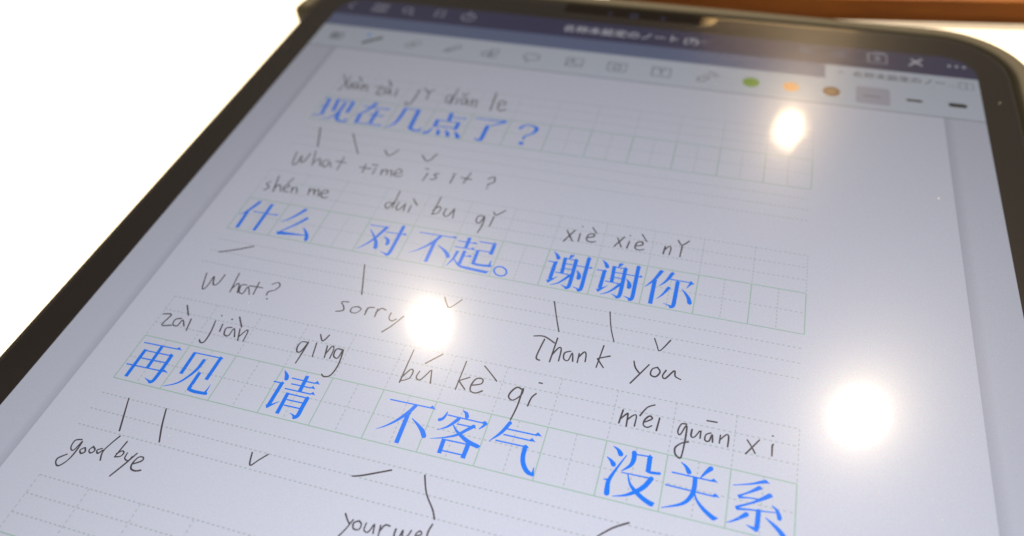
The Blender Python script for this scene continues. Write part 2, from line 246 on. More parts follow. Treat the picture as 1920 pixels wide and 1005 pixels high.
# ------------------------------------------------------------------ traced print and handwriting (page coordinates, widths in % of a square)
CHARACTERS = [["现",[["l",[[0.008,0.128,3],[0.188,0.134,3]]],["l",[[0.141,0.138,7],[0.204,0.763,7]]],["l",[[0.059,0.442,2.7],[0.253,0.445,2.7]]],["s",[[0.018,0.857,2.6],[0.164,0.826,3],[0.28,0.747,2]]],["l",[[0.378,0.126,7],[0.448,0.602,7]]],["l",[[0.326,0.118,2.7],[0.834,0.124,2.7]]],["l",[[0.816,0.137,7.5],[0.835,0.593,7.5]]],["s",[[0.621,0.234,6.5],[0.619,0.511,6],[0.57,0.757,4],[0.435,0.894,2.5],[0.27,0.968,1]]],["s",[[0.629,0.582,6],[0.66,0.81,7.5],[0.701,0.908,6],[0.823,0.944,5],[0.944,0.927,5]]],["s",[[0.94,0.919,4],[0.915,0.791,1]]]]],["在",[["l",[[1.124,0.239,2.7],[1.855,0.249,2.7]]],["p",[[1.77,0.24],[1.801,0.197],[1.886,0.261]]],["s",[[1.413,0.077,8],[1.337,0.323,6],[1.225,0.519,4],[1.059,0.671,1]]],["l",[[1.201,0.569,7],[1.231,0.945,7.5]]],["l",[[1.576,0.345,7],[1.592,0.876,7]]],["l",[[1.421,0.54,2.7],[1.807,0.547,2.7]]],["p",[[1.735,0.541],[1.765,0.503],[1.841,0.558]]],["l",[[1.297,0.913,2.7],[1.902,0.905,2.7]]],["p",[[1.819,0.897],[1.856,0.854],[1.927,0.908]]]]],["几",[["s",[[2.246,0.123,7],[2.244,0.407,7],[2.222,0.666,6],[2.166,0.81,4],[2.004,0.971,1]]],["l",[[2.254,0.111,2.7],[2.605,0.114,2.7]]],["p",[[2.559,0.112],[2.594,0.07],[2.672,0.12],[2.625,0.165]]],["l",[[2.604,0.129,8.5],[2.643,0.843,8.5]]],["s",[[2.644,0.862,6],[2.773,0.901,5.5],[2.916,0.899,5]]],["s",[[2.912,0.89,4],[2.904,0.738,1]]]]],["点",[["l",[[3.459,0.048,8],[3.491,0.378,7.5]]],["l",[[3.52,0.214,2.7],[3.869,0.213,2.7]]],["p",[[3.816,0.201],[3.844,0.155],[3.918,0.208]]],["l",[[3.206,0.371,7.5],[3.222,0.67,7.5]]],["l",[[3.206,0.39,2.7],[3.755,0.384,2.7]]],["l",[[3.229,0.62,2.7],[3.763,0.62,2.7]]],["l",[[3.759,0.379,8],[3.758,0.669,8]]],["s",[[3.195,0.714,2],[3.139,0.88,6],[3.062,0.94,7]]],["s",[[3.333,0.733,2],[3.379,0.818,7],[3.401,0.918,8]]],["s",[[3.535,0.737,2],[3.614,0.824,7],[3.657,0.928,8]]],["s",[[3.771,0.743,2],[3.854,0.829,7],[3.917,0.928,9]]]]],["了",[["s",[[4.113,0.124,2.7],[4.48,0.117,3],[4.749,0.111,4],[4.87,0.109,6]]],["s",[[4.878,0.113,6],[4.72,0.235,4],[4.542,0.355,2]]],["l",[[4.492,0.338,8],[4.494,0.913,8]]],["s",[[4.498,0.906,6],[4.418,0.924,4.5],[4.305,0.873,1]]],["p",[[4.808,0.083],[4.845,0.047],[4.891,0.098],[4.861,0.169]]]]],["？",[["s",[[5.296,0.283,6],[5.346,0.181,4.5],[5.462,0.12,3],[5.614,0.145,5],[5.691,0.223,8],[5.671,0.352,6],[5.574,0.477,3],[5.486,0.558,4],[5.476,0.662,4]]],["s",[[5.461,0.824,9],[5.476,0.829,9]]]]],["什",[["s",[[0.309,4.094,8],[0.201,4.376,6.5],[0.124,4.5,3],[0.053,4.568,1]]],["l",[[0.19,4.408,7.5],[0.217,4.948,8.5]]],["l",[[0.32,4.403,2.7],[0.885,4.394,2.7]]],["p",[[0.83,4.399],[0.872,4.355],[0.955,4.397]]],["l",[[0.627,4.094,8],[0.633,4.942,8]]]]],["么",[["s",[[1.45,4.092,8],[1.352,4.267,6.5],[1.226,4.437,4],[1.081,4.57,1]]],["s",[[1.609,4.335,7.5],[1.493,4.511,6],[1.336,4.699,4],[1.185,4.868,3]]],["p",[[1.138,4.852],[1.245,4.823],[1.793,4.807],[1.804,4.829],[1.191,4.932]]],["s",[[1.664,4.61,1.5],[1.777,4.72,6],[1.861,4.844,8.5],[1.887,4.936,8]]]]],["对",[["l",[[3.057,4.197,2.7],[3.442,4.186,2.7]]],["p",[[3.397,4.193],[3.425,4.146],[3.493,4.199]]],["s",[[3.447,4.197,8],[3.385,4.371,7],[3.322,4.54,6],[3.218,4.732,4],[3.062,4.922,1]]],["s",[[3.13,4.331,2],[3.298,4.516,5],[3.391,4.653,8],[3.442,4.801,9]]],["l",[[3.47,4.318,2.7],[3.924,4.31,2.7]]],["p",[[3.858,4.313],[3.893,4.25],[3.973,4.323]]],["s",[[3.793,4.085,8],[3.796,4.487,8],[3.789,4.87,8],[3.75,4.934,7.5]]],["s",[[3.753,4.93,5],[3.679,4.905,3],[3.574,4.882,1]]],["s",[[3.493,4.452,1.5],[3.585,4.51,6],[3.636,4.578,8.5],[3.642,4.646,8]]]]],["不",[["l",[[4.185,4.163,2.7],[4.986,4.148,2.7]]],["p",[[4.912,4.153],[4.957,4.092],[5.045,4.164]]],["s",[[4.67,4.171,7],[4.606,4.311,7],[4.467,4.514,5],[4.323,4.663,3],[4.175,4.77,1]]],["l",[[4.601,4.329,8],[4.615,4.934,8]]],["p",[[4.577,4.318],[4.66,4.326],[4.631,4.374]]],["s",[[4.702,4.424,1.5],[4.844,4.516,5],[4.956,4.605,8],[5.02,4.691,8.5]]]]],["起",[["l",[[5.285,4.07,8],[5.296,4.386,7.5]]],["l",[[5.082,4.214,2.7],[5.461,4.209,2.7]]],["p",[[5.396,4.214],[5.43,4.156],[5.505,4.223]]],["l",[[5.06,4.39,2.7],[5.466,4.38,2.7]]],["p",[[5.405,4.38],[5.444,4.32],[5.517,4.396]]],["l",[[5.304,4.449,7.5],[5.31,4.841,7.5]]],["l",[[5.329,4.595,2.7],[5.472,4.586,2.7]]],["p",[[5.407,4.59],[5.441,4.533],[5.51,4.59]]],["s",[[5.162,4.516,6.5],[5.139,4.724,5],[5.056,4.951,1]]],["s",[[5.154,4.712,2],[5.247,4.815,4],[5.36,4.886,6],[5.616,4.906,7],[5.905,4.918,7.5]]],["p",[[5.884,4.931],[5.906,4.882],[5.971,4.873],[5.918,4.941]]],["l",[[5.526,4.135,3],[5.843,4.129,3]]],["p",[[5.805,4.128],[5.84,4.08],[5.917,4.134]]],["l",[[5.854,4.144,8],[5.857,4.436,8]]],["l",[[5.573,4.376,2.7],[5.825,4.373,2.7]]],["l",[[5.566,4.373,7.5],[5.579,4.747,7.5]]],["s",[[5.572,4.753,6],[5.718,4.763,6],[5.923,4.743,6],[5.953,4.739,5]]],["s",[[5.915,4.737,6],[5.921,4.587,1]]]]],["。",[["l",[[6.31,4.809,3.6],[6.317,4.847,3.6],[6.311,4.882,3.6],[6.293,4.912,3.6],[6.264,4.933,3.6],[6.227,4.945,3.6],[6.186,4.944,3.6],[6.144,4.933,3.6],[6.107,4.911,3.6],[6.076,4.88,3.6],[6.056,4.844,3.6],[6.049,4.807,3.6],[6.055,4.771,3.6],[6.073,4.741,3.6],[6.102,4.719,3.6],[6.14,4.708,3.6],[6.181,4.708,3.6],[6.223,4.72,3.6],[6.261,4.743,3.6],[6.291,4.773,3.6],[6.31,4.809,3.6]]]]],["谢",[["s",[[7.106,4.052,1.5],[7.177,4.124,6],[7.218,4.189,8.5],[7.227,4.214,8]]],["l",[[7.043,4.332,2.7],[7.207,4.328,2.7]]],["p",[[7.174,4.32],[7.204,4.288],[7.254,4.33],[7.215,4.359]]],["l",[[7.198,4.338,8],[7.196,4.794,8]]],["p",[[7.131,4.829],[7.199,4.794],[7.333,4.685],[7.338,4.693],[7.178,4.904]]],["p",[[7.442,4.059],[7.545,4.056],[7.456,4.175],[7.436,4.164]]],["l",[[7.362,4.159,7.5],[7.389,4.598,7.5]]],["l",[[7.365,4.183,2.7],[7.585,4.179,2.7]]],["p",[[7.553,4.175],[7.581,4.134],[7.645,4.188],[7.608,4.217]]],["l",[[7.406,4.323,2.7],[7.576,4.321,2.7]]],["l",[[7.403,4.454,2.7],[7.586,4.452,2.7]]],["l",[[7.256,4.588,2.7],[7.542,4.595,2.7]]],["s",[[7.589,4.186,8],[7.6,4.543,8],[7.603,4.877,8],[7.56,4.942,7]]],["s",[[7.562,4.936,5],[7.507,4.909,3],[7.436,4.884,1]]],["s",[[7.559,4.606,7],[7.467,4.744,5],[7.37,4.86,3.5],[7.236,4.938,1.2]]],["l",[[7.633,4.322,2.7],[7.929,4.328,2.7]]],["p",[[7.891,4.331],[7.904,4.275],[7.966,4.328]]],["s",[[7.829,4.076,8],[7.839,4.486,8],[7.846,4.872,8],[7.811,4.941,8]]],["s",[[7.811,4.937,5],[7.755,4.904,3],[7.677,4.881,1]]],["p",[[7.799,4.072],[7.897,4.07],[7.843,4.114]]],["s",[[7.661,4.443,1.5],[7.713,4.516,6],[7.739,4.585,9],[7.74,4.644,8.5]]]]],["谢",[["s",[[8.106,4.052,1.5],[8.177,4.124,6],[8.218,4.189,8.5],[8.227,4.214,8]]],["l",[[8.043,4.332,2.7],[8.207,4.328,2.7]]],["p",[[8.174,4.32],[8.204,4.288],[8.254,4.33],[8.215,4.359]]],["l",[[8.198,4.338,8],[8.196,4.794,8]]],["p",[[8.131,4.829],[8.199,4.794],[8.333,4.685],[8.338,4.693],[8.178,4.904]]],["p",[[8.442,4.059],[8.545,4.056],[8.456,4.175],[8.436,4.164]]],["l",[[8.362,4.159,7.5],[8.389,4.598,7.5]]],["l",[[8.365,4.183,2.7],[8.585,4.179,2.7]]],["p",[[8.553,4.175],[8.581,4.134],[8.645,4.188],[8.608,4.217]]],["l",[[8.406,4.323,2.7],[8.576,4.321,2.7]]],["l",[[8.403,4.454,2.7],[8.586,4.452,2.7]]],["l",[[8.256,4.588,2.7],[8.542,4.595,2.7]]],["s",[[8.589,4.186,8],[8.6,4.543,8],[8.603,4.877,8],[8.56,4.942,7]]],["s",[[8.562,4.936,5],[8.507,4.909,3],[8.436,4.884,1]]],["s",[[8.559,4.606,7],[8.467,4.744,5],[8.37,4.86,3.5],[8.236,4.938,1.2]]],["l",[[8.633,4.322,2.7],[8.929,4.328,2.7]]],["p",[[8.891,4.331],[8.904,4.275],[8.966,4.328]]],["s",[[8.829,4.076,8],[8.839,4.486,8],[8.846,4.872,8],[8.811,4.941,8]]],["s",[[8.811,4.937,5],[8.755,4.904,3],[8.677,4.881,1]]],["p",[[8.799,4.072],[8.897,4.07],[8.843,4.114]]],["s",[[8.661,4.443,1.5],[8.713,4.516,6],[8.739,4.585,9],[8.74,4.644,8.5]]]]],["你",[["s",[[9.282,4.087,8],[9.194,4.31,6.5],[9.113,4.441,4],[9.03,4.554,1]]],["p",[[9.248,4.055],[9.342,4.074],[9.293,4.126]]],["l",[[9.195,4.336,8],[9.201,4.952,8.5]]],["p",[[9.179,4.324],[9.255,4.331],[9.209,4.368]]],["s",[[9.499,4.09,7.5],[9.436,4.255,6],[9.374,4.37,4],[9.289,4.476,1]]],["p",[[9.468,4.066],[9.561,4.088],[9.509,4.123]]],["l",[[9.469,4.25,2.7],[9.874,4.248,2.7]]],["p",[[9.837,4.243],[9.881,4.201],[9.944,4.272],[9.897,4.297],[9.815,4.412],[9.806,4.405],[9.849,4.271]]],["s",[[9.629,4.301,8],[9.631,4.59,8],[9.629,4.88,8],[9.588,4.936,7.5]]],["s",[[9.595,4.933,6],[9.534,4.904,3],[9.44,4.88,1]]],["p",[[9.599,4.291],[9.692,4.293],[9.644,4.331]]],["s",[[9.483,4.478,7],[9.422,4.611,5],[9.37,4.706,3.5],[9.296,4.802,1]]],["p",[[9.446,4.453],[9.538,4.469],[9.487,4.507]]],["s",[[9.734,4.452,1.5],[9.813,4.546,5],[9.882,4.649,7.5],[9.916,4.756,9]]]]],["再",[["l",[[0.087,8.164,2.7],[0.834,8.144,2.7]]],["p",[[0.78,8.148],[0.828,8.094],[0.92,8.155]]],["l",[[0.488,8.168,7],[0.501,8.667,7]]],["l",[[0.216,8.299,7],[0.219,8.929,7.5]]],["l",[[0.194,8.323,2.7],[0.769,8.311,2.7]]],["p",[[0.719,8.315],[0.763,8.262],[0.852,8.315]]],["s",[[0.791,8.312,7.5],[0.796,8.61,7.5],[0.783,8.87,7.5],[0.737,8.923,6.5]]],["s",[[0.738,8.917,6],[0.671,8.895,3],[0.591,8.867,1]]],["l",[[0.226,8.495,2.7],[0.791,8.474,2.7]]],["l",[[0.055,8.678,2.7],[0.861,8.656,2.7]]],["p",[[0.815,8.664],[0.851,8.615],[0.96,8.67]]]]],["见",[["l",[[1.192,8.13,7],[1.198,8.621,7.5]]],["l",[[1.177,8.134,2.7],[1.739,8.123,2.7]]],["p",[[1.692,8.13],[1.725,8.086],[1.799,8.118],[1.773,8.165]]],["l",[[1.743,8.141,7.5],[1.736,8.62,7.5]]],["s",[[1.458,8.25,7],[1.444,8.446,6.5],[1.368,8.646,5],[1.244,8.82,3.5],[1.033,8.936,1.2]]],["p",[[1.418,8.241],[1.509,8.228],[1.473,8.274]]],["l",[[1.533,8.505,7],[1.532,8.87,7.5]]],["s",[[1.531,8.879,6],[1.664,8.897,6.5],[1.896,8.885,6]]],["s",[[1.866,8.871,5],[1.874,8.783,2.5],[1.871,8.692,1]]]]],["请",[["s",[[3.062,8.08,1.5],[3.12,8.133,5.5],[3.16,8.189,8],[3.175,8.231,8]]],["l",[[2.972,8.339,2.7],[3.144,8.334,2.7]]],["p",[[3.11,8.333],[3.138,8.295],[3.192,8.334],[3.156,8.357]]],["l",[[3.141,8.342,7.5],[3.128,8.833,7.5]]],["p",[[3.07,8.816],[3.139,8.794],[3.282,8.689],[3.288,8.696],[3.122,8.884]]],["l",[[3.265,8.192,2.7],[3.745,8.193,2.7]]],["p",[[3.702,8.196],[3.758,8.131],[3.83,8.197]]],["l",[[3.31,8.307,2.7],[3.71,8.301,2.7]]],["p",[[3.681,8.302],[3.728,8.248],[3.797,8.309]]],["l",[[3.245,8.426,2.7],[3.769,8.419,2.7]]],["p",[[3.737,8.419],[3.785,8.362],[3.849,8.424]]],["l",[[3.526,8.079,7.5],[3.538,8.415,7.5]]],["l",[[3.347,8.491,7],[3.358,8.931,7.5]]],["l",[[3.351,8.511,2.7],[3.727,8.51,2.7]]],["p",[[3.698,8.505],[3.73,8.472],[3.793,8.514]]],["l",[[3.39,8.628,2.7],[3.718,8.623,2.7]]],["l",[[3.395,8.743,2.7],[3.719,8.738,2.7]]],["s",[[3.739,8.519,8],[3.736,8.699,8],[3.736,8.869,8],[3.694,8.922,7.5]]],["s",[[3.696,8.917,6],[3.643,8.885,3],[3.579,8.866,1]]]]],["不",[["l",[[5.185,8.163,2.7],[5.986,8.148,2.7]]],["p",[[5.912,8.153],[5.957,8.092],[6.045,8.164]]],["s",[[5.67,8.171,7],[5.606,8.311,7],[5.467,8.514,5],[5.323,8.663,3],[5.175,8.77,1]]],["l",[[5.601,8.329,8],[5.615,8.934,8]]],["p",[[5.577,8.318],[5.66,8.326],[5.631,8.374]]],["s",[[5.702,8.424,1.5],[5.844,8.516,5],[5.956,8.605,8],[6.02,8.691,8.5]]]]],["客",[["s",[[6.505,8.062,1.5],[6.575,8.095,6],[6.61,8.161,7]]],["s",[[6.251,8.153,2],[6.245,8.215,4],[6.218,8.291,5.5],[6.17,8.329,6.5]]],["l",[[6.273,8.206,2.7],[6.948,8.205,2.7]]],["p",[[6.885,8.197],[6.937,8.155],[6.997,8.202],[6.957,8.255]]],["s",[[6.964,8.207,6],[6.925,8.275,4],[6.881,8.333,1.5]]],["s",[[6.483,8.231,7],[6.434,8.312,6],[6.338,8.43,4],[6.196,8.526,1]]],["l",[[6.487,8.332,2.7],[6.752,8.324,2.7]]],["s",[[6.776,8.306,7],[6.675,8.412,6],[6.591,8.5,5.5],[6.494,8.568,4],[6.325,8.647,2.5],[6.141,8.706,1]]],["p",[[6.737,8.317],[6.774,8.277],[6.836,8.34],[6.781,8.342]]],["s",[[6.43,8.364,2],[6.514,8.451,4],[6.594,8.506,6],[6.689,8.563,7],[6.812,8.616,8],[6.957,8.648,7.5]]],["p",[[6.933,8.666],[6.963,8.619],[7.013,8.626],[6.967,8.678]]],["l",[[6.37,8.655,7.5],[6.379,8.928,7.5]]],["l",[[6.385,8.667,2.7],[6.788,8.655,2.7]]],["l",[[6.413,8.868,2.7],[6.769,8.861,2.7]]],["l",[[6.798,8.641,8],[6.788,8.917,8]]]]],["气",[["s",[[7.354,8.084,6.5],[7.306,8.214,6.5],[7.239,8.34,5],[7.112,8.504,1.2]]],["p",[[7.321,8.076],[7.402,8.094],[7.359,8.132]]],["l",[[7.326,8.209,2.7],[7.866,8.201,2.7]]],["p",[[7.815,8.203],[7.863,8.139],[7.949,8.206]]],["l",[[7.309,8.325,2.7],[7.811,8.322,2.7]]],["p",[[7.752,8.324],[7.795,8.267],[7.873,8.332]]],["l",[[7.21,8.462,2.7],[7.73,8.453,2.7]]],["p",[[7.694,8.45],[7.734,8.413],[7.797,8.464],[7.737,8.479]]],["s",[[7.728,8.457,8],[7.735,8.615,8],[7.766,8.732,8],[7.83,8.832,8],[7.903,8.889,7.5],[7.972,8.906,5]]],["s",[[7.972,8.906,6],[7.966,8.835,3],[7.963,8.771,1]]]]],["没",[["s",[[9.131,8.078,1.5],[9.203,8.115,5],[9.25,8.166,8],[9.266,8.19,8.5]]],["s",[[9.065,8.293,1.5],[9.13,8.334,5],[9.175,8.38,8],[9.189,8.401,8]]],["s",[[9.36,8.192,2],[9.25,8.454,4],[9.171,8.677,6.5],[9.169,8.798,8],[9.181,8.907,9]]],["l",[[9.083,8.686,1.5],[9.161,8.679,4]]],["s",[[9.473,8.108,8],[9.486,8.222,8],[9.453,8.347,6],[9.334,8.476,1.5]]],["l",[[9.478,8.134,2.7],[9.73,8.115,2.7]]],["p",[[9.687,8.121],[9.728,8.076],[9.782,8.123],[9.75,8.157]]],["l",[[9.731,8.122,8],[9.742,8.372,8]]],["s",[[9.723,8.374,5],[9.791,8.387,5],[9.921,8.37,5]]],["l",[[9.339,8.501,2],[9.792,8.486,2.7]]],["p",[[9.759,8.493],[9.798,8.454],[9.862,8.497],[9.817,8.523]]],["s",[[9.811,8.49,8],[9.727,8.65,8],[9.608,8.77,7],[9.457,8.871,4],[9.275,8.933,1.2]]],["s",[[9.445,8.517,2],[9.502,8.658,4],[9.608,8.767,7],[9.747,8.856,8],[9.875,8.91,8.5]]],["p",[[9.842,8.922],[9.889,8.863],[9.934,8.881],[9.884,8.927]]]]],["关",[["s",[[10.227,8.086,1.5],[10.306,8.139,5],[10.35,8.2,7.5],[10.367,8.227,8]]],["s",[[10.691,8.078,8.5],[10.61,8.186,5],[10.547,8.291,1.5]]],["p",[[10.655,8.07],[10.718,8.094],[10.732,8.079],[10.674,8.059]]],["l",[[10.103,8.294,2.7],[10.76,8.286,2.7]]],["p",[[10.705,8.286],[10.754,8.234],[10.834,8.3]]],["l",[[10.037,8.531,2.7],[10.812,8.537,2.7]]],["p",[[10.753,8.536],[10.801,8.479],[10.884,8.542]]],["s",[[10.474,8.311,7.5],[10.48,8.492,7.5],[10.442,8.641,7],[10.325,8.787,5],[10.035,8.926,1.3]]],["s",[[10.49,8.531,2],[10.544,8.668,4],[10.671,8.797,6.5],[10.817,8.891,8]]],["p",[[10.799,8.904],[10.842,8.853],[10.895,8.875],[10.845,8.92]]]]],["系",[["s",[[11.058,8.27,1.5],[11.318,8.182,3],[11.454,8.119,5],[11.534,8.085,6.5]]],["p",[[11.512,8.081],[11.537,8.06],[11.607,8.102],[11.53,8.119]]],["s",[[11.451,8.215,7],[11.359,8.289,5],[11.246,8.368,3],[11.155,8.428,4]]],["p",[[11.408,8.218],[11.446,8.186],[11.505,8.227],[11.459,8.251]]],["p",[[11.132,8.416],[11.184,8.39],[11.178,8.453],[11.158,8.472]]],["l",[[11.157,8.452,4],[11.294,8.424,2.5],[11.443,8.409,2.5]]],["s",[[11.61,8.307,8],[11.506,8.389,6],[11.344,8.502,3.5],[11.139,8.617,4]]],["p",[[11.58,8.3],[11.605,8.276],[11.669,8.317],[11.61,8.345]]],["p",[[11.112,8.614],[11.164,8.589],[11.163,8.643],[11.139,8.669]]],["l",[[11.142,8.648,4.5],[11.331,8.613,3],[11.51,8.591,2.4],[11.718,8.561,1.8]]],["s",[[11.463,8.604,7.5],[11.459,8.827,7.5],[11.447,8.904,8]]],["s",[[11.451,8.903,6],[11.401,8.897,5],[11.305,8.868,1]]],["s",[[11.291,8.703,8],[11.197,8.786,5],[11.098,8.86,3],[11.013,8.906,1]]],["s",[[11.655,8.464,1.5],[11.727,8.522,5],[11.763,8.6,7],[11.773,8.644,7]]],["s",[[11.574,8.685,1.5],[11.678,8.756,5],[11.765,8.824,7],[11.83,8.892,8],[11.855,8.925,7]]]]]]
